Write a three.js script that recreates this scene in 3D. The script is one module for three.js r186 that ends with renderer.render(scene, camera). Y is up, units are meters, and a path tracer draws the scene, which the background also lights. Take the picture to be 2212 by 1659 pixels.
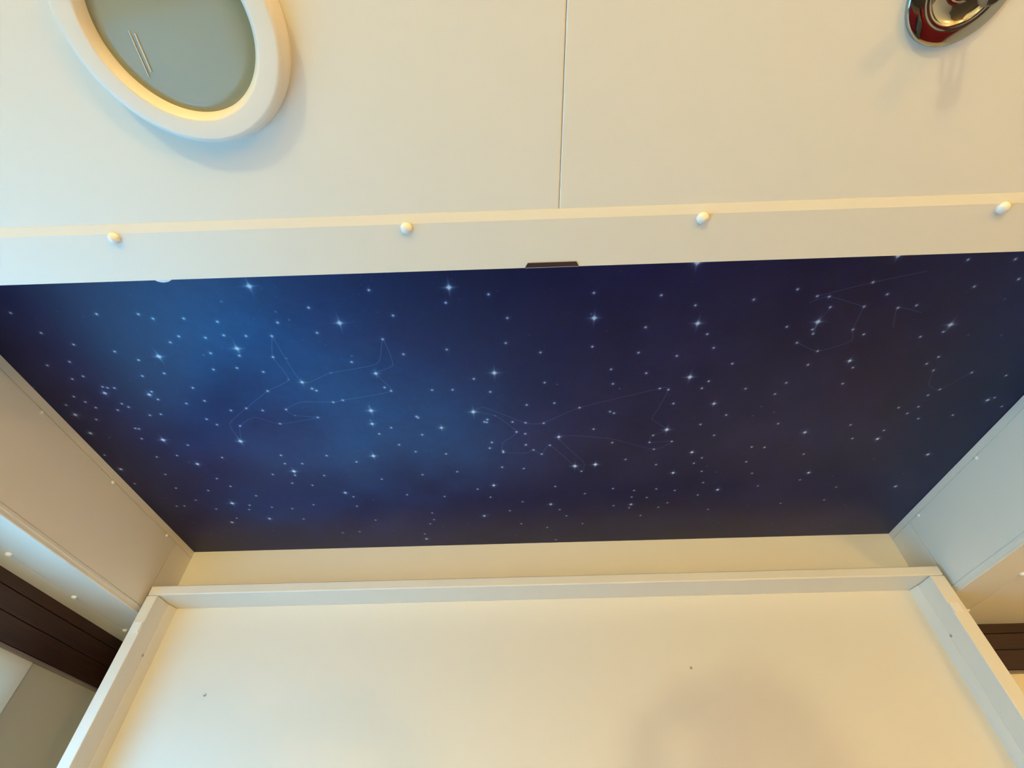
import * as THREE from 'three';
import { RoundedBoxGeometry } from 'three/addons/geometries/RoundedBoxGeometry.js';
import { mergeGeometries } from 'three/addons/utils/BufferGeometryUtils.js';
import { MarchingCubes } from 'three/addons/objects/MarchingCubes.js';
import { RectAreaLightUniformsLib } from 'three/addons/lights/RectAreaLightUniformsLib.js';

// ---------------------------------------------------------------- camera, sky, light, exposure
const scene = new THREE.Scene();
const camera = new THREE.PerspectiveCamera(76.475, 2212 / 1659, 0.02, 60);
camera.rotation.order = 'YXZ';
camera.position.set(0, 1.6552, 0);
camera.rotation.set(0.8118, 0.0171, -0.0181);
scene.add(camera);

scene.background = new THREE.Color().setRGB(1.0, 2.85, 4.2);

const renderer = new THREE.WebGLRenderer({ antialias: true });
renderer.toneMapping = THREE.LinearToneMapping;
renderer.toneMappingExposure = 0.97;
renderer.shadowMap.enabled = true;
RectAreaLightUniformsLib.init();

// daylight entering through the glazed balcony door in the left wall
const DOOR = { z0: -1.05, z1: -0.15, y0: 0.06, y1: 2.02 };
const daylight = new THREE.RectAreaLight(new THREE.Color().setRGB(0.10, 0.50, 1.0), 2.2, DOOR.z1 - DOOR.z0, DOOR.y1 - DOOR.y0);
daylight.position.set(-1.07, (DOOR.y0 + DOOR.y1) / 2, (DOOR.z0 + DOOR.z1) / 2);
daylight.lookAt(1, (DOOR.y0 + DOOR.y1) / 2, (DOOR.z0 + DOOR.z1) / 2);
scene.add(daylight);
const LAMP = { white: [1.0, 0.90, 0.44], amber: [1.0, 0.56, 0.14], left: 8.1, right: 4.2, side: 3.4 };

// ---------------------------------------------------------------- small helpers
const taken = new Map();
function numbered(name) {
  const n = taken.get(name) || 0; taken.set(name, n + 1);
  return n ? name + '_' + String(n).padStart(3, '0') : name;
}
function shade(o) { o.traverse((m) => { if (m.isMesh) { m.castShadow = true; m.receiveShadow = true; } }); return o; }
function mesh(name, geometry, material, parent, [x, y, z] = [0, 0, 0]) {
  const m = new THREE.Mesh(geometry, material);
  m.name = parent === scene ? numbered(name) : name;
  m.position.set(x, y, z); m.castShadow = m.receiveShadow = true;
  parent.add(m); return m;
}
function group(name, [x, y, z] = [0, 0, 0]) {
  const g = new THREE.Group(); g.name = numbered(name); g.position.set(x, y, z); scene.add(g); return g;
}
function tag(o, label, category, groupName) { o.userData = { label, category }; if (groupName) o.userData.group = groupName; return o; }
function structure(o, label, category) { o.userData = { kind: 'structure', label, category }; return o; }
// box between two corners with softened edges, geometry centred on its own middle
function slab(name, a, b, material, parent, r = 0.0015) {
  const s = [0, 1, 2].map((i) => Math.abs(b[i] - a[i]));
  const c = [0, 1, 2].map((i) => (a[i] + b[i]) / 2);
  const g = r > 0 ? new RoundedBoxGeometry(s[0], s[1], s[2], 2, Math.min(r, Math.min(...s) * 0.45)) : new THREE.BoxGeometry(...s);
  metreUV(g);
  const off = parent.isGroup || parent.isMesh ? [c[0] - parent.position.x, c[1] - parent.position.y, c[2] - parent.position.z] : c;
  return mesh(name, g, material, parent, off);
}
function metreUV(g) {
  const p = g.attributes.position, n = g.attributes.normal, uv = new Float32Array(p.count * 2);
  for (let i = 0; i < p.count; i++) {
    const ax = Math.abs(n.getX(i)), ay = Math.abs(n.getY(i)), az = Math.abs(n.getZ(i));
    let u, v;
    if (ay >= ax && ay >= az) { u = p.getX(i); v = p.getZ(i); } else if (ax >= az) { u = p.getZ(i); v = p.getY(i); } else { u = p.getX(i); v = p.getY(i); }
    uv[2 * i] = u; uv[2 * i + 1] = v;
  }
  g.setAttribute('uv', new THREE.BufferAttribute(uv, 2));
  return g;
}
function lathe(points, seg = 72) { return new THREE.LatheGeometry(points.map(([r, y]) => new THREE.Vector2(r, y)), seg); }
let seed = 20240611;
function rnd() { seed = (Math.imul(seed, 1664525) + 1013904223) | 0; return (seed >>> 0) / 4294967296; }
function grainTexture(size, repeat, draw) {
  const d = new Uint8Array(size * size * 4);
  for (let j = 0; j < size; j++) for (let i = 0; i < size; i++) {
    const c = draw(i, j), k = 4 * (j * size + i);
    d[k] = c[0]; d[k + 1] = c[1]; d[k + 2] = c[2]; d[k + 3] = 255;
  }
  const t = new THREE.DataTexture(d, size, size);
  t.magFilter = THREE.LinearFilter; t.minFilter = THREE.LinearMipmapLinearFilter; t.generateMipmaps = true;
  t.wrapS = t.wrapT = THREE.RepeatWrapping; t.repeat.set(repeat[0], repeat[1]); t.needsUpdate = true;
  return t;
}
function smoothNoise(n, cells) {       // tileable value noise in 0..1
  const g = Array.from({ length: cells * cells }, rnd), o = new Float32Array(n * n), f = (t) => t * t * (3 - 2 * t);
  for (let j = 0; j < n; j++) for (let i = 0; i < n; i++) {
    const x = i / n * cells, y = j / n * cells, a = Math.floor(x), b = Math.floor(y), u = f(x - a), v = f(y - b);
    const q = (p, r) => g[(r % cells) * cells + (p % cells)];
    o[j * n + i] = (q(a, b) * (1 - u) + q(a + 1, b) * u) * (1 - v) + (q(a, b + 1) * (1 - u) + q(a + 1, b + 1) * u) * v;
  }
  return o;
}

// ---------------------------------------------------------------- materials
const fine = smoothNoise(512, 170), mid = smoothNoise(512, 40);
const peel = grainTexture(512, [4, 4], (i, j) => { const v = 128 + 70 * (fine[j * 512 + i] - 0.5) + 40 * (mid[j * 512 + i] - 0.5); return [v, v, v]; });
const rgb = (r, g, b) => new THREE.Color().setRGB(r, g, b);
function paint(c, rough = 0.5, bump = 0.00012) { return new THREE.MeshStandardMaterial({ color: c, roughness: rough, bumpMap: peel, bumpScale: bump }); }
const M = {
  ceiling: paint(rgb(0.84, 0.81, 0.74), 0.5),
  trim: paint(rgb(0.82, 0.79, 0.72), 0.45),
  recess: paint(rgb(0.89, 0.87, 0.82), 0.5),
  bunk: paint(rgb(0.80, 0.78, 0.73), 0.33),
  panel: paint(rgb(0.76, 0.74, 0.69), 0.38),
  cap: new THREE.MeshStandardMaterial({ color: rgb(0.86, 0.86, 0.84), roughness: 0.35 }),
  tape: new THREE.MeshStandardMaterial({ color: rgb(0.85, 0.84, 0.80), roughness: 0.4 }),
  lampRing: new THREE.MeshStandardMaterial({ color: rgb(0.84, 0.81, 0.75), roughness: 0.35 }),
  lampGlass: new THREE.MeshPhysicalMaterial({ color: rgb(0.31, 0.32, 0.22), roughness: 0.3, clearcoat: 0.6, clearcoatRoughness: 0.08 }),
  glassStreak: new THREE.MeshStandardMaterial({ color: rgb(0.75, 0.77, 0.76), roughness: 0.3 }),
  chrome: new THREE.MeshStandardMaterial({ color: rgb(0.44, 0.45, 0.44), roughness: 0.05, metalness: 1 }),
  brown: new THREE.MeshStandardMaterial({ color: rgb(0.045, 0.022, 0.02), roughness: 0.45 }),
  greyEdge: new THREE.MeshStandardMaterial({ color: rgb(0.62, 0.55, 0.54), roughness: 0.4 }),
  jamb: paint(rgb(0.93, 0.95, 0.94), 0.5),
  blind: new THREE.MeshPhysicalMaterial({ color: rgb(0.92, 0.93, 0.90), roughness: 1, transmission: 0.3, thickness: 0 }),
  taupe: paint(rgb(0.54, 0.55, 0.50), 0.7),
  wall: paint(rgb(0.78, 0.71, 0.58), 0.6),
  screw: new THREE.MeshStandardMaterial({ color: rgb(0.45, 0.45, 0.43), roughness: 0.35, metalness: 0.7 }),
  dark: new THREE.MeshStandardMaterial({ color: rgb(0.30, 0.28, 0.25), roughness: 0.8 }),
};
const streak = smoothNoise(512, 64);
const woodTex = grainTexture(512, [1.1, 9], (i, j) => {
  const g = 0.6 * streak[((j * 3) % 512) * 512 + ((i >> 2) % 512)] + 0.4 * fine[j * 512 + ((i >> 3) % 512)];
  const k = 0.6 + 0.75 * g;
  return [52 * k, 28 * k, 18 * k];
});
woodTex.colorSpace = THREE.SRGBColorSpace;
M.wood = new THREE.MeshStandardMaterial({ map: woodTex, roughness: 0.5 });
M.woodLip = new THREE.MeshStandardMaterial({ color: rgb(0.20, 0.16, 0.15), roughness: 0.35 });
const carpetTex = grainTexture(512, [2, 2], (i, j) => { const k = 0.7 + 0.6 * fine[j * 512 + i] * (0.6 + 0.8 * mid[j * 512 + i]); return [84 * k, 82 * k, 78 * k]; });
carpetTex.colorSpace = THREE.SRGBColorSpace;
M.carpet = new THREE.MeshStandardMaterial({ map: carpetTex, roughness: 0.95 });
const clothTex = grainTexture(256, [8, 8], (i, j) => { const k = 0.85 + 0.15 * ((i + j) & 1) + 0.2 * (fine[j * 512 + i] - 0.5); return [255 * Math.min(1, k), 255 * Math.min(1, k), 255 * Math.min(1, k)]; });
clothTex.colorSpace = THREE.SRGBColorSpace;
M.sofa = new THREE.MeshStandardMaterial({ map: clothTex, color: rgb(0.16, 0.165, 0.15), roughness: 0.9 });
M.red = new THREE.MeshStandardMaterial({ map: clothTex, color: rgb(0.33, 0.008, 0.025), roughness: 0.85 });
M.doorFrame = new THREE.MeshStandardMaterial({ color: rgb(0.78, 0.78, 0.74), roughness: 0.4 });
M.pane = new THREE.MeshPhysicalMaterial({ color: 0xffffff, transmission: 1, roughness: 0, thickness: 0, ior: 1.45 });
M.phone = new THREE.MeshStandardMaterial({ color: rgb(0.02, 0.02, 0.025), roughness: 0.4 });
M.screen = new THREE.MeshStandardMaterial({ color: rgb(0.01, 0.01, 0.012), roughness: 0.1 });
M.linen = new THREE.MeshStandardMaterial({ map: clothTex, color: rgb(0.84, 0.82, 0.78), roughness: 0.9 });
M.deck = new THREE.MeshStandardMaterial({ color: rgb(0.42, 0.40, 0.36), roughness: 0.8 });

// ---------------------------------------------------------------- room shell
const Y = 2.15;                              // underside of the trim around the recess
const YC = Y + 0.003;                        // underside of the ceiling panels
const XL = -0.9544, XR = 1.0456, ZB = -1.2977, ZF = -0.2853, YS = Y + 0.2063;   // the recess
const ROOM = { x0: -1.108, x1: 2.0, z0: -1.428, z1: 2.75 };

const floor = structure(group('floor', [0.9, -0.1, 0.3]), 'grey brown carpet floor of the cabin', 'floor');
slab('carpet', [ROOM.x0 - 0.15, -0.1, ROOM.z0 - 0.15], [ROOM.x1 + 0.15, 0, ROOM.z1 + 0.15], M.carpet, floor, 0);

const ceiling = structure(group('ceiling', [0, YC, 0]), 'cream ceiling panels with a deep rectangular recess', 'ceiling');
const T = 0.02;
const seams = [ROOM.x0 - 0.02, 0.049, 1.249, ROOM.x1 + 0.02];
for (let i = 0; i < 3; i++) slab('ceiling_panel', [seams[i] + 0.0001, YC, ZF + 0.02], [seams[i + 1] - 0.0001, YC + T, ROOM.z1 + 0.02], M.ceiling, ceiling, 0.0017);
slab('ceiling_panel', [ROOM.x0 - 0.02, Y + 0.0004, ROOM.z0 - 0.02], [-1.0522, YC + T, ZF + 0.019], M.ceiling, ceiling, 0.0006);
slab('ceiling_panel', [1.1437, Y + 0.0004, ROOM.z0 - 0.02], [ROOM.x1 + 0.02, YC + T, ZF + 0.019], M.ceiling, ceiling, 0.0006);
slab('ceiling_panel', [XL - 0.017, YC, ROOM.z0 - 0.02], [XR + 0.017, YC + T, ZB - 0.02], M.ceiling, ceiling, 0.001);
for (const [p, q] of [[-1.06, XL - 0.016], [XR + 0.016, 1.15]]) slab('recess_flange', [p, Y + 0.012, ROOM.z0 - 0.02], [q, YC + T, ZF + 0.019], M.ceiling, ceiling, 0);
slab('deck_above', [ROOM.x0 - 0.15, YS + 0.03, ROOM.z0 - 0.15], [ROOM.x1 + 0.15, YS + 0.1, ROOM.z1 + 0.15], M.dark, ceiling, 0);
slab('seam_backing', [0.02, YC + T, ZF], [0.08, YC + T + 0.004, ROOM.z1], M.ceiling, ceiling, 0);
// recess walls
slab('recess_wall', [XL - 0.016, Y + 0.0078, ZB - 0.016], [XL, YS + 0.03, ZF + 0.016], M.recess, ceiling, 0.0008);
slab('recess_wall', [XR, Y + 0.0078, ZB - 0.016], [XR + 0.016, YS + 0.03, ZF + 0.016], M.recess, ceiling, 0.0008);
slab('recess_wall', [XL, Y + 0.0078, ZB - 0.016], [XR, YS + 0.03, ZB], M.recess, ceiling, 0.0008);
slab('recess_wall', [XL, Y + 0.0078, ZF], [XR, YS + 0.03, ZF + 0.016], M.recess, ceiling, 0.0008);
slab('recess_top', [XL, YS + 0.0015, ZB], [XR, YS + 0.03, ZF], M.recess, ceiling, 0);
// thin liner plates screwed to the two short recess walls
for (const s of [-1, 1]) {
  const x = s < 0 ? XL : XR, x2 = x - s * 0.003;
  const plate = slab('liner_plate', [x, Y + 0.0165, -1.206], [x2, Y + 0.187, ZF - 0.004], M.recess, ceiling, 0.0004);
  slab('liner_strip', [x, Y + 0.1892, ZB + 0.0005], [x2, YS - 0.0005, ZF - 0.004], M.recess, ceiling, 0.0003);
  slab('liner_strip', [x, Y + 0.0085, ZB + 0.0005], [x2, Y + 0.0143, ZF - 0.004], M.recess, ceiling, 0.0003);
  slab('liner_strip', [x, Y + 0.0165, ZB + 0.0005], [x2, Y + 0.187, -1.2082], M.recess, ceiling, 0.0003);
  for (const z of [-1.164, -0.921, -0.681, -0.44]) {
    const nub = mesh('liner_screw', lathe([[0, 0.0042], [0.0026, 0.0036], [0.0042, 0.0016], [0.0045, 0]], 18), M.cap, plate,
      [-s * 0.0015, Y + 0.1845 - (Y + 0.0165 + Y + 0.187) / 2, z - (-1.206 + ZF - 0.004) / 2]);
    nub.rotation.z = s * Math.PI / 2;
  }
}

// walls
const wallBack = structure(group('wall_back', [0.9, 0, ROOM.z0 - 0.05]), 'cream cabin wall behind the stowed bunk', 'wall');
slab('wall_panel', [ROOM.x0 - 0.15, 0, ROOM.z0 - 0.1], [ROOM.x1 + 0.15, YC + 0.03, ROOM.z0], M.wall, wallBack, 0);
const wallRight = structure(group('wall_right', [ROOM.x1 + 0.05, 0, 0.3]), 'cream cabin wall on the right', 'wall');
slab('wall_panel', [ROOM.x1, 0, ROOM.z0], [ROOM.x1 + 0.1, YC + 0.03, ROOM.z1], M.wall, wallRight, 0);
const wallFront = structure(group('wall_front', [0.9, 0, ROOM.z1 + 0.05]), 'cream cabin wall that carries the wall lamps', 'wall');
slab('wall_panel', [ROOM.x0 - 0.15, 0, ROOM.z1], [ROOM.x1 + 0.15, YC + 0.03, ROOM.z1 + 0.1], M.wall, wallFront, 0);
const wallLeft = structure(group('wall_left', [ROOM.x0 - 0.05, 0, 0.3]), 'taupe wall with the balcony door', 'wall');
const X0 = ROOM.x0;
slab('wall_panel', [X0 - 0.1, 0, ROOM.z0], [X0, YC + 0.03, -1.1725], M.taupe, wallLeft, 0.0006);
slab('wall_panel', [X0 - 0.1, DOOR.y1, -1.1722], [X0, YC + 0.03, DOOR.z1], M.jamb, wallLeft, 0.0006);
slab('wall_panel', [X0 - 0.1, 0, -1.1722], [X0, DOOR.y0, DOOR.z1], M.jamb, wallLeft, 0.0006);
slab('wall_panel', [X0 - 0.1, 0, DOOR.z1], [X0, YC + 0.03, ROOM.z1], M.taupe, wallLeft, 0.0006);

// glazed balcony door, one white blind slat at its edge
tag(slab('blind_slat', [X0 + 0.0004, 0.03, -1.1722], [X0 + 0.003, Y - 0.1186, DOOR.z0], M.blind, scene, 0.0006), 'white vertical blind slat at the edge of the balcony door below the wood cornice', 'blind');
const door = structure(group('window_1', [X0 - 0.05, 0, 0.1]), 'sliding glass balcony door in the left wall', 'window');
{
  const { z1, y0, y1 } = DOOR, z0 = -1.1722, w = 0.03, mz = (z0 + z1) / 2;
  for (const [a, b] of [[z0, z0 + w], [mz - w / 2, mz + w / 2], [z1 - w, z1]]) slab('frame_stile', [X0 - 0.075, y0, a], [X0 - 0.025, y1, b], M.doorFrame, door, 0.003);
  for (const [a, b] of [[y0, y0 + w], [y1 - w, y1]]) slab('frame_rail', [X0 - 0.075, a, z0], [X0 - 0.025, b, z1], M.doorFrame, door, 0.003);
  slab('pane', [X0 - 0.053, y0 + w, z0 + w], [X0 - 0.05, y1 - w, mz - w / 2], M.pane, door, 0);
  slab('pane', [X0 - 0.053, y0 + w, mz + w / 2], [X0 - 0.05, y1 - w, z1 - w], M.pane, door, 0);
}
const deck = structure(group('balcony_floor', [X0 - 0.9, -0.1, 0.3]), 'balcony deck outside the glass door', 'balcony floor');
slab('deck', [X0 - 1.7, -0.1, ROOM.z0], [X0 - 0.16, -0.02, ROOM.z1], M.deck, deck, 0);

// ---------------------------------------------------------------- trim around the recess, with screw caps
function prism(profile, length) {             // profile in (a, y), extruded along the third axis
  const s = new THREE.Shape(profile.map(([a, b]) => new THREE.Vector2(a, b)));
  return new THREE.ExtrudeGeometry(s, { depth: length, bevelEnabled: false });
}
const capShape = lathe([[0.0061, 0.0006], [0.0062, -0.0008], [0.0057, -0.0026], [0.0043, -0.0043], [0.0023, -0.0051], [0, -0.0054]], 28);
const ch = 0.0095;                             // width of the sloping outer edge
{
  // front: outer edge faces +z
  const t = structure(group('trim_1', [(XL + XR) / 2, Y, ZF]), 'long cream trim board along the front edge of the recess with white screw caps', 'trim');
  const o = -0.2205, xa = -1.0595, xb = 1.1515;
  const g = prism([[-(ZF - 0.0005), 0.0016], [-(ZF - 0.002), 0], [-(o - ch), 0], [-o, 0.0027], [-o, 0.0075], [-(ZF - 0.0005), 0.0075]], xb - xa);
  g.rotateY(Math.PI / 2); metreUV(g);          // (a, y, d) -> (d, y, -a)
  mesh('board', g, M.trim, t, [xa - t.position.x, 0, -ZF]);
  for (let k = -3; k < 4; k++) { const x = -0.114 + 0.3155 * k; if (x > xa && x < xb) mesh('screw_cap', capShape, M.cap, t, [x - t.position.x, 0, -0.2345 - ZF]); }
}
for (const s of [-1, 1]) {
  const e = s < 0 ? XL : XR, o = s < 0 ? -1.0503 : 1.1420;
  const t = structure(group('trim_' + (s < 0 ? 2 : 3), [e, Y, -0.9]), s < 0 ? 'cream trim board along the left edge of the recess' : 'cream trim board along the right edge of the recess', 'trim');
  const pts = [[e, 0.0016], [e + s * 0.0015, 0], [o - s * 0.0006, 0], [o, 0.0006], [o, 0.0075], [e, 0.0075]].map(([a, b]) => [a - e, b]);
  const g = prism(s < 0 ? pts.slice().reverse() : pts, ZF - 0.0005 - ROOM.z0);
  metreUV(g);
  mesh('board', g, M.trim, t, [0, 0, ROOM.z0 + 0.9]);
  for (let k = -1; k < 3; k++) mesh('screw_cap', capShape, M.cap, t, [(s < 0 ? -1.0458 : 1.1375) - e, 0, -1.108 + 0.206 * k + (s > 0 ? -0.006 : 0) + 0.9]);
}

// dark wood cornice boards under the ceiling on the left and the back wall
function cornice(name, label, along, a0, a1) {
  const t = group(name, along === 'z' ? [X0, Y - 0.06, -0.9] : [0.9, Y - 0.06, ROOM.z0]);
  structure(t, label, 'cornice');
  const cuts = [0.0055, -0.0235, -0.0635, -0.1115];   // board edges measured from the trim level
  const depths = [0.0072, 0.0070, 0.0078];
  for (let i = 0; i < 3; i++) {
    const ya = Y + cuts[i] - (i ? 0.0008 : 0), yb = Y + cuts[i + 1] + 0.0008, d = depths[i];
    if (along === 'z') slab('wood_board', [X0 - 0.002, yb, a0], [X0 + d, ya, a1], M.wood, t, 0.0016);
    else slab('wood_board', [a0, yb, ROOM.z0 - 0.002], [a1, ya, ROOM.z0 + d], M.wood, t, 0.0016);
  }
  if (along === 'z') slab('lip', [X0 - 0.002, Y - 0.1185, a0], [X0 + 0.0115, Y - 0.1125, a1], M.woodLip, t, 0.002);
  else slab('lip', [a0, Y - 0.1185, ROOM.z0 - 0.002], [a1, Y - 0.1125, ROOM.z0 + 0.0115], M.woodLip, t, 0.002);
}
cornice('trim_4', 'dark stained wood cornice on the left wall below the ceiling', 'z', ROOM.z0 + 0.012, ROOM.z1);
cornice('trim_5', 'dark stained wood cornice on the back wall below the ceiling', 'x', X0 + 0.012, ROOM.x1);

// ---------------------------------------------------------------- star mural on the recess ceiling
// star positions in millimetres, x then z
const STARS = {"big":[-666,-567,-514,-554,-439,-424,-782,-802,-616,-814,-311,-504,-110,-439,-307,-729,138,-511,-45,-634,-95,-742,295,-408,324,-530,339,-661,323,-817,539,-535,783,-551,-536,-928,-336,-879,-737,-1054,129,-939,177,-935],"medium":[-822,-656,-737,-664,-920,-715,-925,-773,-423,-643,-274,-626,-314,-770,-168,-789,87,-831,406,-739,632,-840,977,-753,638,-631,616,-408,-748,-890,-439,-1022,-670,-1131,-776,-1144,-271,-1258,-67,-1008,76,-1099,285,-1110,-100,-1146,396,-899,368,-977,806,-870,943,-1061,495,-1054,953,-933,699,-992,-934,-901],"small":[-866,-461,-844,-505,-804,-533,-722,-469,-651,-472,-631,-482,-578,-484,-523,-493,-606,-522,-628,-535,-560,-527,-525,-523,-486,-526,-740,-552,-838,-573,-885,-580,-708,-574,-567,-563,-517,-571,-534,-601,-580,-603,-723,-614,-678,-609,-836,-610,-861,-616,-816,-639,-808,-642,-795,-643,-642,-649,-889,-663,-728,-656,-727,-678,-636,-686,-876,-679,-676,-692,-920,-686,-865,-696,-806,-687,-798,-697,-825,-705,-768,-723,-744,-721,-657,-740,-643,-758,-886,-731,-821,-762,-814,-764,-826,-796,-737,-822,-595,-716,-355,-470,-244,-439,-214,-492,-419,-499,-440,-528,-357,-524,-243,-543,-456,-577,-488,-613,-313,-595,-212,-580,-130,-572,-119,-469,-409,-661,-402,-667,-499,-664,-265,-664,-254,-674,-357,-696,-378,-701,-481,-718,-530,-719,-423,-745,-509,-761,-216,-751,-213,-755,-172,-675,-131,-676,-276,-784,-306,-803,-213,-810,-270,-842,-237,-868,-596,-764,-561,-711,-45,-455,133,-459,-15,-505,-20,-561,44,-586,140,-576,232,-535,228,-594,181,-634,-86,-648,53,-664,189,-673,251,-647,-56,-685,17,-726,74,-723,-67,-767,-74,-774,-69,-776,-14,-777,14,-781,53,-784,127,-739,192,-754,201,-759,-6,-810,13,-817,162,-808,-62,-843,208,-856,248,-468,311,-491,347,-555,367,-588,302,-605,413,-629,379,-674,370,-693,285,-690,303,-694,321,-735,441,-775,393,-803,432,-841,296,-835,292,-859,342,-858,487,-544,541,-562,536,-552,519,-582,566,-604,561,-638,459,-698,536,-685,524,-716,562,-808,516,-480,537,-482,548,-504,409,-483,477,-465,723,-819,635,-481,607,-505,668,-510,698,-506,635,-567,610,-555,743,-577,779,-567,776,-471,842,-459,811,-421,734,-419,652,-649,792,-645,805,-628,815,-663,969,-683,651,-692,858,-717,843,-733,801,-768,842,-767,829,-787,862,-805,931,-797,1020,-774,987,-746,806,-841,599,-456,895,-672,-681,-869,-545,-867,-442,-873,-547,-898,-507,-900,-380,-899,-590,-938,-539,-944,-470,-948,-729,-948,-556,-975,-510,-986,-710,-981,-772,-996,-664,-1024,-822,-1036,-697,-1065,-706,-1085,-789,-1078,-644,-1077,-594,-1086,-534,-1071,-423,-1040,-425,-1083,-336,-969,-287,-1038,-235,-956,-169,-879,-194,-1050,-236,-1125,-236,-1158,-249,-1178,-392,-1152,-581,-1137,-755,-1124,-497,-1213,-449,-1209,-272,-1231,-68,-863,-38,-875,-38,-880,14,-855,31,-874,50,-890,68,-859,246,-919,321,-942,146,-960,-43,-935,8,-943,-151,-948,-108,-1022,85,-1020,-78,-1059,3,-1084,230,-1036,161,-1055,339,-1043,387,-1052,284,-1047,282,-1076,321,-1080,240,-1114,379,-1107,359,-1127,282,-1126,100,-1125,119,-1157,-31,-1124,318,-1165,-2,-1191,165,-1198,69,-1214,95,-1282,306,-884,529,-886,559,-889,659,-918,424,-921,410,-941,533,-941,436,-974,561,-988,689,-1021,451,-1021,592,-1042,450,-1075,793,-1057,677,-1124,786,-1114,493,-1144,748,-866,-827,-860,-779,-857,-842,-926,-845,-982,-883,-1060,-863,-1060,-934,-959,-940,-848],"tiny":[-498,-452,-893,-789,-949,-634,-582,-567,-397,-494,-414,-476,-432,-581,-309,-580,-447,-635,-469,-737,-360,-621,-315,-758,-309,-717,78,-670,-50,-756,204,-687,132,-502,498,-780,508,-752,541,-771,830,-576,892,-579,845,-499,-354,-1207,-217,-1195,-377,-1057,-683,-1192,-837,-1220,-819,-1191,-860,-1200,-479,-1232,-500,-1181,-789,-1235,-637,-1257,-145,-1188,80,-1227,-18,-1252,-90,-1139,443,-953,472,-979,764,-1007,594,-1130,850,-1139,542,-1214,633,-1225,689,-1230,798,-1221,860,-1245,833,-943,935,-1008,1030,-1145,-765,-883,-892,-1023,-900,-1120,-879,-1139]};
const LINKS = [[-440,-528,-456,-577,-447,-635,-499,-664,-561,-711,-615,-757,-615,-814,-596,-764,-554,-739,-509,-761,-423,-745,-469,-737,-481,-718,-443,-698,-378,-701,-357,-696,-254,-674,-274,-626,-237,-606,-243,-543,-266,-601,-360,-621,-423,-643,-440,-528],[-96,-742,-50,-756,-6,-810,-37,-845,-38,-878,13,-885,31,-874,50,-890,68,-859,129,-939,146,-960,148,-924,86,-830,198,-841,306,-884,342,-857,292,-859,296,-835,324,-817,285,-781,292,-749,303,-694,285,-690,127,-739,52,-783,13,-781,-71,-730,-96,-742],[507,-493,537,-482,607,-505],[549,-505,540,-535,541,-562],[520,-582,566,-604,618,-582,610,-555,607,-505],[516,-480,599,-456,678,-438],[681,-553,668,-510,716,-522],[815,-663,828,-703,858,-717,895,-672]];
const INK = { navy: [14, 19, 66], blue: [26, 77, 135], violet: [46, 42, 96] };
const BLUE_AREA = [[-430, -540, 240, 210, 0.95], [-350, -840, 270, 190, 0.85], [-90, -730, 180, 190, 0.42], [-620, -1080, 170, 110, 0.35]];   // x, z, half widths in millimetres, density
const coarse = [smoothNoise(256, 4), smoothNoise(256, 9), smoothNoise(256, 21)];
function fbm(x, z) {                           // one tile of noise is 1.6 m wide
  const i = ((Math.round(x / 1600 * 256) % 256) + 256) % 256, j = ((Math.round(z / 1600 * 256) % 256) + 256) % 256;
  return 0.5 * coarse[0][j * 256 + i] + 0.3 * coarse[1][j * 256 + i] + 0.2 * coarse[2][j * 256 + i];
}
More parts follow.
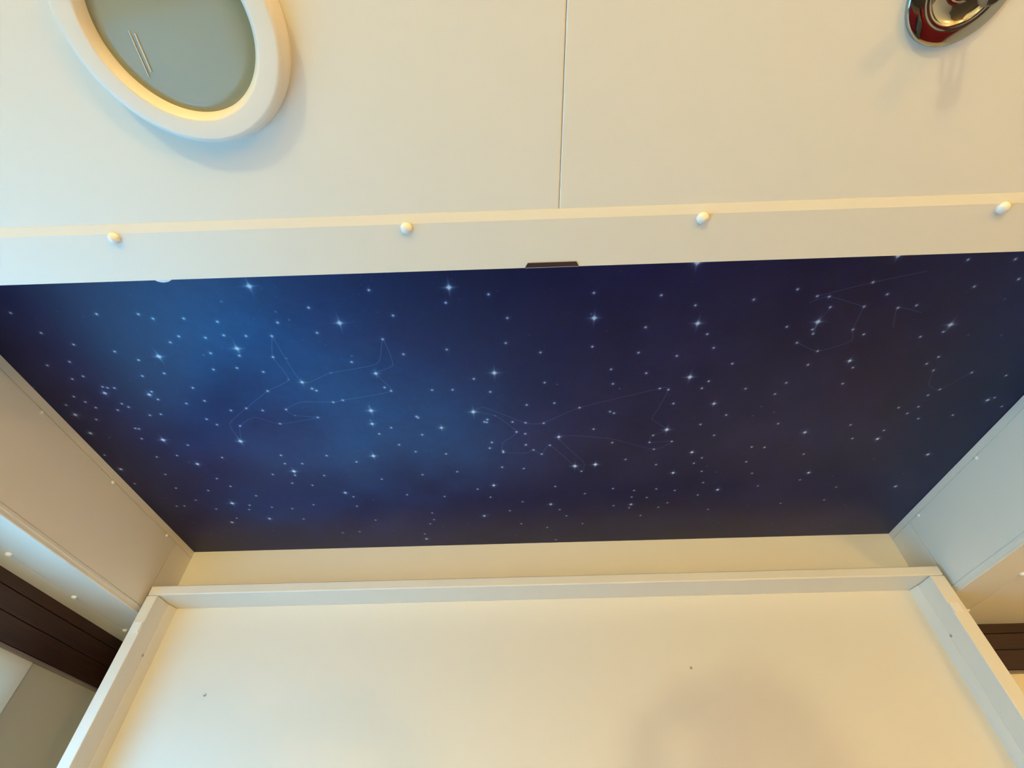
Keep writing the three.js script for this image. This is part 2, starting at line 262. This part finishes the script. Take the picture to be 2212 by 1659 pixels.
function muralSheet(xa, xb, parent, px) {
  const w = xb - xa, d = ZF - ZB, nx = px, ny = Math.round(px * d / w);
  const buf = new Float32Array(nx * ny * 3);
  // printed sky: plain navy ink with one ragged bluer area left of centre and faint violet wisps
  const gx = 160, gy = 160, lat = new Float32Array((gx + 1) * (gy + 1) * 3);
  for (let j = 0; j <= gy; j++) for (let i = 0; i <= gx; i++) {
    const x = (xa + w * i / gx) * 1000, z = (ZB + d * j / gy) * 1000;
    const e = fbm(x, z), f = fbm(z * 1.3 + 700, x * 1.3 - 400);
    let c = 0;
    for (const [cx, cz, rx, rz, k] of BLUE_AREA) c += k * Math.exp(-(((x - cx + 260 * (e - 0.5)) / rx) ** 2 + ((z - cz + 260 * (f - 0.5)) / rz) ** 2));
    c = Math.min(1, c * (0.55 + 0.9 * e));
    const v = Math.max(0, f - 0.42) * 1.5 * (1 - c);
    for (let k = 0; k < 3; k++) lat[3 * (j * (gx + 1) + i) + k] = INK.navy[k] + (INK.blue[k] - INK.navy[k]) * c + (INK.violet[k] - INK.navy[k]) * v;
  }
  for (let j = 0; j < ny; j++) for (let i = 0; i < nx; i++) {
    const x = i / nx * gx, y = j / ny * gy, a = Math.floor(x), b = Math.floor(y), u = x - a, v = y - b, o = 3 * (j * nx + i);
    const n = 1 + 0.16 * (fine[((j * 2) % 512) * 512 + ((i * 2) % 512)] - 0.5) + 0.07 * (mid[((j >> 1) % 512) * 512 + ((i >> 1) % 512)] - 0.5);
    for (let k = 0; k < 3; k++) {
      const p = lat[3 * (b * (gx + 1) + a) + k], q = lat[3 * (b * (gx + 1) + a + 1) + k], r = lat[3 * ((b + 1) * (gx + 1) + a) + k], s = lat[3 * ((b + 1) * (gx + 1) + a + 1) + k];
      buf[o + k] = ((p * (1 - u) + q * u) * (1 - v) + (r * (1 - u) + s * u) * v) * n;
    }
  }
  const mm = nx / (w * 1000);                  // texels per millimetre
  const add = (x, z, R, f) => {                // x, z in mm
    const cx = (x - xa * 1000) * mm, cy = (z - ZB * 1000) * mm, r = Math.ceil(R * mm);
    for (let j = Math.max(0, Math.floor(cy - r)); j <= Math.min(ny - 1, cy + r); j++) for (let i = Math.max(0, Math.floor(cx - r)); i <= Math.min(nx - 1, cx + r); i++) {
      const k = Math.min(1, f((i - cx) / mm, (j - cy) / mm)); if (k < 0.004) continue;
      const o = 3 * (j * nx + i);
      buf[o] += (205 - buf[o]) * k; buf[o + 1] += (228 - buf[o + 1]) * k; buf[o + 2] += (250 - buf[o + 2]) * k;
    }
  };
  const gauss = (q, s) => Math.exp(-q / (2 * s * s));
  const spikes = (dx, dz, l, s) => gauss(dz * dz, s) * Math.max(0, 1 - Math.abs(dx) / l) ** 2 + gauss(dx * dx, s) * Math.max(0, 1 - Math.abs(dz) / (l * 1.25)) ** 2;
  const pairs = (a, f) => { for (let i = 0; i < a.length; i += 2) f(a[i], a[i + 1]); };
  for (const l of LINKS) {
    const v = []; for (let i = 0; i < l.length; i += 2) v.push(new THREE.Vector3(l[i], 0, l[i + 1]));
    const curve = new THREE.CatmullRomCurve3(v, false, 'catmullrom', 0.3), n = Math.ceil(curve.getLength() / 0.5);
    for (const q of curve.getSpacedPoints(n)) add(q.x, q.z, 1.6, (dx, dz) => 0.11 * gauss(dx * dx + dz * dz, 0.5));
  }
  pairs(STARS.tiny, (x, z) => add(x, z, 6, (dx, dz) => 0.34 * gauss(dx * dx + dz * dz, 1.5)));
  pairs(STARS.small, (x, z) => add(x, z, 14, (dx, dz) => { const q = dx * dx + dz * dz; return 0.78 * gauss(q, 1.7) + 0.10 * gauss(q, 4) + 0.10 * spikes(dx, dz, 9, 0.8); }));
  pairs(STARS.medium, (x, z) => add(x, z, 24, (dx, dz) => { const q = dx * dx + dz * dz; return 0.82 * gauss(q, 2.2) + 0.18 * gauss(q, 6) + 0.35 * spikes(dx, dz, 17, 1.1); }));
  pairs(STARS.big, (x, z) => add(x, z, 36, (dx, dz) => { const q = dx * dx + dz * dz; return 0.82 * gauss(q, 2.7) + 0.22 * gauss(q, 6.5) + 0.42 * spikes(dx, dz, 26, 1.2); }));
  let sd = xa < 0 ? 77 : 99; const rr = () => { sd = (Math.imul(sd, 1664525) + 1013904223) | 0; return (sd >>> 0) / 4294967296; };
  for (let k = 0; k < 420; k++) { const x = (xa + w * rr()) * 1000, z = (ZB + d * rr()) * 1000, a = 0.08 + 0.16 * rr() * rr(); add(x, z, 4, (dx, dz) => a * gauss(dx * dx + dz * dz, 0.9)); }
  const data = new Uint8Array(nx * ny * 4);
  for (let i = 0; i < nx * ny; i++) { for (let k = 0; k < 3; k++) data[4 * i + k] = Math.max(0, Math.min(255, MURAL_GAIN * buf[3 * i + k])); data[4 * i + 3] = 255; }
  const t = new THREE.DataTexture(data, nx, ny);
  t.colorSpace = THREE.SRGBColorSpace; t.magFilter = THREE.LinearFilter; t.minFilter = THREE.LinearMipmapLinearFilter; t.generateMipmaps = true; t.needsUpdate = true;
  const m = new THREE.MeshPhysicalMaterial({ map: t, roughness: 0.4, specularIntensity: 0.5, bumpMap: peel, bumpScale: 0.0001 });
  const g = new THREE.BufferGeometry();
  g.setAttribute('position', new THREE.Float32BufferAttribute([xa, 0, ZB, xb, 0, ZB, xb, 0, ZF, xa, 0, ZF], 3));
  g.setAttribute('normal', new THREE.Float32BufferAttribute([0, -1, 0, 0, -1, 0, 0, -1, 0, 0, -1, 0], 3));
  g.setAttribute('uv', new THREE.Float32BufferAttribute([0, 0, 1, 0, 1, 1, 0, 1], 2));
  g.setIndex([0, 1, 2, 0, 2, 3]);
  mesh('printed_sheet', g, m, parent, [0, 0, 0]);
}
const MURAL_GAIN = 1.0;
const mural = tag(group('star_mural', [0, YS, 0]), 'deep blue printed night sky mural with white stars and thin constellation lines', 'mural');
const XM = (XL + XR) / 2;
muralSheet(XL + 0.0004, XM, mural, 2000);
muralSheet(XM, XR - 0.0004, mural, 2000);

// ---------------------------------------------------------------- fold-up bunk, stowed upright below the recess
{
  const zf = -1.195, zp = -1.279, zk = -1.2935, y0 = 0.98, y1 = Y + 0.0612, xa = -0.943, xb = 1.0315;
  const b = tag(group('fold_up_bunk', [(xa + xb) / 2, y0, -1.3]), 'white upper bunk folded up against the wall, recessed underside in a square rim', 'bunk');
  const rt = 0.0235, rs = 0.027, rr = 0.0345, zs = -1.262;
  slab('top_rail', [xa, y1 - rt, zk], [xb, y1, zf], M.bunk, b, 0.0032);
  slab('side_rail', [xa, y0, zk], [xa + rs, y1 - rt - 0.0008, zf], M.bunk, b, 0.0018);
  slab('side_rail', [xb - rr, y0, zk], [xb, y1 - rt - 0.0008, zf], M.bunk, b, 0.0018);
  slab('bottom_rail', [xa + rs, y0, zk], [xb - rr, y0 + rt, zf], M.bunk, b, 0.0018);
  // inner beads that hold the panel against the side rails
  for (const s of [0, 1]) {
    const e = s ? xb - rr : xa + rs, k = s ? -1 : 1;
    const g = prism([[0, 0], [0, 0.030], [k * 0.0008, 0.030], [k * 0.0065, 0]].map(([a, c]) => [a, c]), y1 - rt - 0.001 - y0 - rt);
    g.rotateX(-Math.PI / 2); metreUV(g);        // (a, c, d) -> (a, d, -c)
    const gm = g; gm.scale(1, 1, -1); gm.index ? 0 : flip(gm);
    mesh('inner_bead', gm, M.bunk, b, [e - b.position.x, y0 + rt - b.position.y, zp - b.position.z]);
  }
  const panel = slab('underside_panel', [xa + rs, y0 + rt, zk], [xb - rr, y1 - rt, zp], M.panel, b, 0.0006);
  const mattress = slab('mattress', [xa + 0.02, y0 + 0.02, -1.415], [xb - 0.02, Y - 0.13, zk], M.tape, b, 0.02);
  const screwShape = lathe([[0.0033, 0], [0.0033, 0.0008], [0.0022, 0.0012], [0.0016, 0.0004], [0, 0.0004]], 18);
  screwShape.rotateX(Math.PI / 2);
  const pc = [(xa + rs + xb - rr) / 2, (y0 + rt + y1 - rt) / 2, (zk + zp) / 2];
  for (const [x, y] of [[-0.747, 1.6552 + 0.332], [0.385, 1.6552 + 0.365], [-0.747, 1.3], [0.385, 1.3]]) mesh('screw', screwShape, M.screw, panel, [x - pc[0], y - pc[1], zp - pc[2]]);
  for (const [x, k] of [[xa + rs, 1], [xb - rr, -1]]) {
    const sc = mesh('screw', screwShape, M.screw, b, [x - b.position.x, 2.065 - b.position.y, -1.245 - b.position.z]); sc.rotation.y = k * Math.PI / 2;
  }
  slab('catch_tab', [xa + 0.004, Y - 0.0505, zf - 0.001], [xa + rs - 0.001, Y - 0.0275, zf + 0.0034], M.cap, b, 0.0006);
  slab('catch_tab', [xb - rr + 0.001, Y - 0.052, zf - 0.001], [xb - 0.013, Y - 0.030, zf + 0.0034], M.cap, b, 0.0006);
}
function flip(g) {
  const p = g.attributes.position.array, n = g.attributes.normal.array, u = g.attributes.uv.array;
  for (let i = 0; i < p.length; i += 9) for (let k = 0; k < 3; k++) { let t = p[i + k]; p[i + k] = p[i + 3 + k]; p[i + 3 + k] = t; t = n[i + k]; n[i + k] = n[i + 3 + k]; n[i + 3 + k] = t; }
  for (let i = 0; i < u.length; i += 6) for (let k = 0; k < 2; k++) { const t = u[i + k]; u[i + k] = u[i + 2 + k]; u[i + 2 + k] = t; }
}

// ---------------------------------------------------------------- latch plate and tab on the front edge of the recess
{
  const l = tag(group('latch_plate', [0.043, Y, ZF]), 'small dark brown latch plate in the front trim board above the mural', 'latch');
  const s = new THREE.Shape([[-0.0305, -0.0012], [-0.0275, 0.0042], [0.0275, 0.0042], [0.0305, -0.0012]].map(([a, c]) => new THREE.Vector2(a, c)));
  const g = new THREE.ExtrudeGeometry(s, { depth: 0.004, bevelEnabled: false }); g.rotateX(Math.PI / 2);   // (x, c, d) -> (x, -d, c)
  mesh('plate', g, M.brown, l, [0, 0.003, 0]);
  mesh('edge_strip', new RoundedBoxGeometry(0.0612, 0.0038, 0.0014, 2, 0.0006), M.greyEdge, l, [0, 0.0014, -0.0018]);  // light reflected by the plate edge, put into a pale strip
  const w = tag(group('stick_on_pad', [-0.406, Y, ZF]), 'tiny white pad peeking below the front trim at the left', 'pad');
  const h = lathe([[0.0001, 0], [0.0095, 0], [0.0105, 0.0012], [0.0105, 0.0028], [0.0001, 0.0036]], 32); h.scale(1, 1, 0.55);
  mesh('pad', h, M.cap, w, [0, 0.0008, -0.0005]);
}

// ---------------------------------------------------------------- round ceiling lamp, switched off
{
  const c = [-0.2715, YC, -0.0525], lamp = tag(group('ceiling_lamp', c), 'round ceiling lamp with wide cream ring and grey green frosted glass', 'lamp');
  const R = 0.0868, r = 0.0668, h = 0.0150;
  mesh('ring', lathe([[R + 0.003, 0], [R + 0.003, -0.004], [R + 0.0012, -h + 0.003], [R - 0.0015, -h + 0.0005], [R - 0.004, -h], [r + 0.003, -h], [r + 0.001, -h + 0.0012], [r - 0.0028, -h + 0.0065], [r - 0.0028, 0]], 128), M.lampRing, lamp);
  mesh('glass', lathe([[0, -0.0062], [0.03, -0.0061], [0.055, -0.0057], [r - 0.002, -0.0052], [r - 0.002, -0.001]], 96), M.lampGlass, lamp);
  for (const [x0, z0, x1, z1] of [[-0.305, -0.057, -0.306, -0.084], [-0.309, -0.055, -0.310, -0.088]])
    mesh('glass_streak', new THREE.TubeGeometry(new THREE.LineCurve3(new THREE.Vector3(x0 - c[0], -0.0064, z0 - c[2]), new THREE.Vector3(x1 - c[0], -0.0064, z1 - c[2])), 4, x0 > -0.307 ? 0.0006 : 0.0004, 8), M.glassStreak, lamp);  // pale tubes standing in for a reflection streak on the glass
}

// ---------------------------------------------------------------- fire sprinkler with chrome rosette
{
  const s = tag(group('fire_sprinkler', [0.3655, YC, -0.0480]), 'fire sprinkler in a round polished chrome rosette on the ceiling', 'sprinkler');
  const R = 0.0408;
  mesh('rosette', lathe([[R, 0.0005], [R, -0.0026], [R - 0.0005, -0.0036], [R - 0.0014, -0.0042], [R - 0.0040, -0.0049], [R - 0.0075, -0.0056], [R - 0.0105, -0.0060], [R - 0.0120, -0.0060], [R - 0.0130, -0.0056],
    [R - 0.0138, -0.0060], [R - 0.0150, -0.0061], [R - 0.0160, -0.0054], [R - 0.0172, -0.0040], [0.0215, -0.0030], [0.0195, -0.0027], [0.0175, -0.0022], [0.0150, -0.0023], [0.0130, -0.0018], [0.0105, -0.0020], [0.009, -0.0030], [0.0084, -0.0045]], 128), M.chrome, s);
  mesh('body', lathe([[0.0085, 0], [0.0085, -0.012], [0.0066, -0.014], [0.0066, -0.018], [0, -0.018]], 32), M.chrome, s);
  for (const k of [-1, 1]) {
    const arm = new THREE.TubeGeometry(new THREE.CatmullRomCurve3([[0.0045, -0.015], [0.0085, -0.020], [0.0085, -0.027], [0.002, -0.032]].map(([a, b]) => new THREE.Vector3(k * a, b, 0))), 16, 0.0021, 10);
    mesh('frame_arm', arm, M.chrome, s);
  }
  mesh('bulb', lathe([[0, -0.018], [0.0018, -0.019], [0.0024, -0.024], [0.0018, -0.029], [0, -0.030]], 20), M.red, s);
  mesh('deflector', lathe([[0, -0.0305], [0.004, -0.0315], [0.0105, -0.0335], [0.0105, -0.0345], [0.004, -0.0335], [0, -0.0332]], 32), M.chrome, s);
}

// ---------------------------------------------------------------- globe wall lamps behind the camera
function wallLamp(x, y, z, turn, color, candela, label) {
  const w = tag(group('wall_lamp', [x, y, z]), label, 'lamp', 'globe wall lamps'); w.rotation.y = turn;
  const plate = lathe([[0, 0.014], [0.02, 0.0135], [0.045, 0.009], [0.05, 0.002], [0.05, 0]], 40); plate.rotateX(-Math.PI / 2);
  mesh('wall_plate', plate, M.chrome, w, [0, -0.07, 0]);
  mesh('arm', new THREE.TubeGeometry(new THREE.CatmullRomCurve3([new THREE.Vector3(0, -0.07, -0.005), new THREE.Vector3(0, -0.08, -0.06), new THREE.Vector3(0, -0.10, -0.1), new THREE.Vector3(0, -0.076, -0.11)]), 24, 0.006, 12), M.chrome, w);
  mesh('socket', lathe([[0.0001, -0.078], [0.02, -0.078], [0.026, -0.068], [0.0265, -0.058], [0.0001, -0.056]], 32), M.chrome, w, [0, 0, -0.11]);
  const glow = new THREE.MeshStandardMaterial({ color: rgb(0.9, 0.87, 0.8), emissive: rgb(...color), emissiveIntensity: 1.2, roughness: 0.4 });
  mesh('globe', new THREE.SphereGeometry(0.065, 40, 24), glow, w, [0, 0, -0.11]);
  const p = new THREE.PointLight(rgb(...color), candela, 0, 2); p.position.set(x - 0.11 * Math.sin(turn), y, z - 0.11 * Math.cos(turn)); p.castShadow = true; p.shadow.radius = 3.6;
  scene.add(p);
}
wallLamp(0.96, 0.98, ROOM.z1, 0, LAMP.amber, LAMP.right, 'globe wall lamp on the front wall, nearer the right wall');
wallLamp(-0.80, 0.98, ROOM.z1, 0, LAMP.white, LAMP.left, 'globe wall lamp on the front wall, nearer the balcony door')
wallLamp(ROOM.x1, 0.98, 1.6, Math.PI / 2, LAMP.amber, LAMP.side, 'added globe wall lamp on the right wall, warm fill');  // added lamp, warm fill for the left wall of the recess
//SIDE

// ---------------------------------------------------------------- sofa below the bunk with a red blanket
{
  const s = tag(group('sofa', [0.04, 0, -1.0]), 'dark grey green fabric sofa below the folded bunk', 'sofa');
  slab('base', [-0.92, 0.04, -1.4], [1.0, 0.26, -0.55], M.sofa, s, 0.02);
  for (const [a, b] of [[-0.8, 0.035], [0.045, 0.88]]) slab('seat_cushion', [a, 0.26, -1.2], [b, 0.44, -0.54], M.sofa, s, 0.05);
  for (const [a, b] of [[-0.8, 0.035], [0.045, 0.88]]) slab('back_cushion', [a, 0.42, -1.41], [b, 0.86, -1.2], M.sofa, s, 0.06);
  for (const [a, b] of [[-0.95, -0.8], [0.88, 1.03]]) slab('arm', [a, 0.03, -1.4], [b, 0.62, -0.56], M.sofa, s, 0.04);
  for (const x of [-0.88, 0.96]) for (const z of [-1.34, -0.62]) slab('foot', [x - 0.02, 0, z - 0.02], [x + 0.02, 0.045, z + 0.02], M.brown, s, 0.004);
  const o = tag(group('ottoman', [1.5, 0, -0.9]), 'red fabric ottoman beside the sofa', 'ottoman');
  slab('base', [1.10, 0.03, -1.36], [1.92, 0.30, -0.48], M.red, o, 0.02);
  slab('cushion', [1.09, 0.30, -1.37], [1.93, 0.46, -0.47], M.red, o, 0.05);
  for (const x of [1.16, 1.86]) for (const z of [-1.28, -0.56]) slab('foot', [x - 0.02, 0, z - 0.02], [x + 0.02, 0.04, z + 0.02], M.brown, o, 0.004);
  const q = tag(group('red_blanket', [0.5, 0.44, -0.87]), 'folded dark red blanket lying on the sofa seat', 'blanket');
  slab('fold', [0.12, 0.441, -1.19], [0.85, 0.475, -0.56], M.red, q, 0.015);
  slab('fold', [0.14, 0.475, -1.18], [0.84, 0.505, -0.58], M.red, q, 0.014);
}

// ---------------------------------------------------------------- white bed added behind the camera to bounce light upwards
{
  const s = tag(group('bed', [0, 0, 1.73]), 'added double bed with white linen between the two wall lamps', 'bed');
  slab('bed_base', [-0.8, 0.03, 0.78], [0.8, 0.30, 2.69], M.wood, s, 0.01);
  slab('duvet', [-0.82, 0.30, 0.76], [0.82, 0.56, 2.68], M.linen, s, 0.06);
  slab('headboard', [-0.82, 0.03, 2.69], [0.82, 0.85, 2.745], M.wood, s, 0.008);
  for (const x of [-0.4, 0.4]) tag(slab('pillow', [x - 0.34, 0.561, 2.24], [x + 0.34, 0.70, 2.66], M.linen, scene, 0.068), x < 0 ? 'white pillow on the added bed nearer the balcony door' : 'white pillow on the added bed farther from the balcony door', 'pillow', 'pillows on the added bed');
}

// ---------------------------------------------------------------- the person taking the picture, whose soft shadow falls on the bunk
function bodyField(bones, centre, half, res, blend) {
  const mc = new MarchingCubes(res, new THREE.MeshStandardMaterial(), false, false, 400000);
  mc.isolation = 0;
  const size = res, V = bones.map(([a, c, ra, rb]) => ({ a, d: [c[0] - a[0], c[1] - a[1], c[2] - a[2]], ra, rb }));
  for (let k = 0; k < size; k++) for (let j = 0; j < size; j++) for (let i = 0; i < size; i++) {
    const p = [i, j, k].map((q, n) => centre[n] + half * ((q - size / 2) / (size / 2)));
    let s = 0;
    for (const v of V) {
      const w = [p[0] - v.a[0], p[1] - v.a[1], p[2] - v.a[2]], L = v.d[0] ** 2 + v.d[1] ** 2 + v.d[2] ** 2;
      const t = L ? Math.max(0, Math.min(1, (w[0] * v.d[0] + w[1] * v.d[1] + w[2] * v.d[2]) / L)) : 0;
      s += Math.exp(-(Math.hypot(w[0] - t * v.d[0], w[1] - t * v.d[1], w[2] - t * v.d[2]) - (v.ra + t * (v.rb - v.ra))) / blend);
    }
    mc.field[k * size * size + j * size + i] = Math.max(-1, Math.min(1, blend * Math.log(s + 1e-30)));
  }
  mc.update();
  const n = mc.count, g = new THREE.BufferGeometry();
  const pos = mc.positionArray.slice(0, 3 * n), nor = mc.normalArray.slice(0, 3 * n);
  for (let i = 0; i < n; i++) for (let a = 0; a < 3; a++) pos[3 * i + a] = centre[a] + half * pos[3 * i + a];
  g.setAttribute('position', new THREE.BufferAttribute(pos, 3));
  g.computeVertexNormals();
  return g;
}
{
  const B = [-0.04, 0, 0.36], at = (x, y, z) => [B[0] + 1.06 * x, 0.975 * y, B[2] + z], up = (x, y, z) => [0.02 + x + Math.sign(x) * 0.006, y, B[2] + z];
  const person = tag(group('person', [B[0], 0, B[2]]), 'person in dark clothes holding a phone up with both hands', 'person');
  const torso = [[at(0, 0.90, 0), at(0, 1.05, 0), 0.125, 0.115], [at(0, 1.05, 0), at(0, 1.24, 0), 0.115, 0.12], [at(-0.07, 1.25, 0), at(0.07, 1.25, 0), 0.10, 0.10], [at(-0.14, 1.29, 0), at(0.14, 1.29, 0), 0.062, 0.062]];
  const legs = [], arms = [], hands = [];
  for (const s of [-1, 1]) {
    legs.push([at(s * 0.085, 0.87, 0), at(s * 0.095, 0.46, -0.01), 0.088, 0.058], [at(s * 0.095, 0.46, -0.01), at(s * 0.10, 0.09, 0.02), 0.056, 0.038], [at(s * 0.10, 0.045, 0.03), at(s * 0.115, 0.035, -0.13), 0.04, 0.034]);
    arms.push([at(s * 0.165, 1.29, 0), at(s * 0.26, 1.27, -0.17), 0.05, 0.042], [at(s * 0.26, 1.27, -0.17), up(s * 0.125, 1.50, -0.335), 0.04, 0.028]);
    hands.push([up(s * 0.125, 1.50, -0.335), up(s * 0.112, 1.56, -0.365), 0.028, 0.022]);
    for (let f = 0; f < 4; f++) hands.push([up(s * 0.108, 1.57 + 0.003 * f, -0.385 + 0.014 * f), up(s * (0.096 + 0.001 * f), 1.606 + 0.007 * f, -0.404 + 0.013 * f), 0.0095, 0.008]);
    hands.push([up(s * 0.112, 1.56, -0.355), up(s * 0.096, 1.61, -0.345), 0.011, 0.009]);
  }
  const head = [[at(0, 1.30, 0), at(0, 1.40, -0.02), 0.055, 0.052], [at(0, 1.43, -0.045), at(0, 1.51, -0.035), 0.072, 0.09], [at(0, 1.44, -0.10), at(0, 1.46, -0.11), 0.03, 0.022], [at(0, 1.475, -0.125), at(0, 1.455, -0.135), 0.010, 0.012],
    [at(-0.088, 1.48, -0.03), at(-0.09, 1.50, -0.03), 0.012, 0.014], [at(0.088, 1.48, -0.03), at(0.09, 1.50, -0.03), 0.012, 0.014]];
  const skin = new THREE.MeshStandardMaterial({ color: rgb(0.50, 0.33, 0.25), roughness: 0.6 });
  const shirtM = new THREE.MeshStandardMaterial({ color: rgb(0.09, 0.10, 0.13), roughness: 0.9 });
  const jeansM = new THREE.MeshStandardMaterial({ color: rgb(0.05, 0.08, 0.17), roughness: 0.9 });
  const hairM = new THREE.MeshStandardMaterial({ color: rgb(0.06, 0.04, 0.03), roughness: 0.7 });
  const put = (name, bones, m, c, h, res, bl) => mesh(name, bodyField(bones, c, h, res, bl), m, person, [-B[0], 0, -B[2]]);
  put('body', [...torso, ...legs, ...arms, ...hands, ...head], skin, at(0, 0.81, -0.12), 0.86, 150, 0.012);
  const grow = (list, d) => list.map(([a, c, r, q]) => [a, c, r + d, q + d]);
  put('shirt', grow([...torso, ...arms.filter((_, i) => i % 2 === 0)], 0.009), shirtM, at(0, 1.1, -0.1), 0.42, 84, 0.014);
  put('trousers', grow(legs.filter((_, i) => i % 3 < 2).concat([torso[0]]), 0.008), jeansM, at(0, 0.56, 0), 0.56, 90, 0.014);
  put('hair', [[at(0, 1.50, -0.005), at(0, 1.545, -0.02), 0.088, 0.082], [at(0, 1.42, 0.03), at(0, 1.5, 0.02), 0.06, 0.075]], hairM, at(0, 1.5, 0), 0.2, 48, 0.012);
  const phone = tag(group('smartphone', [0, 1.6552, 0]), 'dark smartphone held up between two hands', 'phone');
  phone.rotation.order = 'YXZ'; phone.rotation.set(0.8118, 0.0171, -0.0181);
  const shell = new RoundedBoxGeometry(0.152, 0.072, 0.008, 4, 0.0035);
  mesh('case', shell, M.phone, phone, [0.02, -0.022, 0.012]);
  mesh('screen', new RoundedBoxGeometry(0.146, 0.066, 0.0006, 2, 0.0002), M.screen, phone, [0.02, -0.022, 0.0163]);
}

renderer.render(scene, camera);
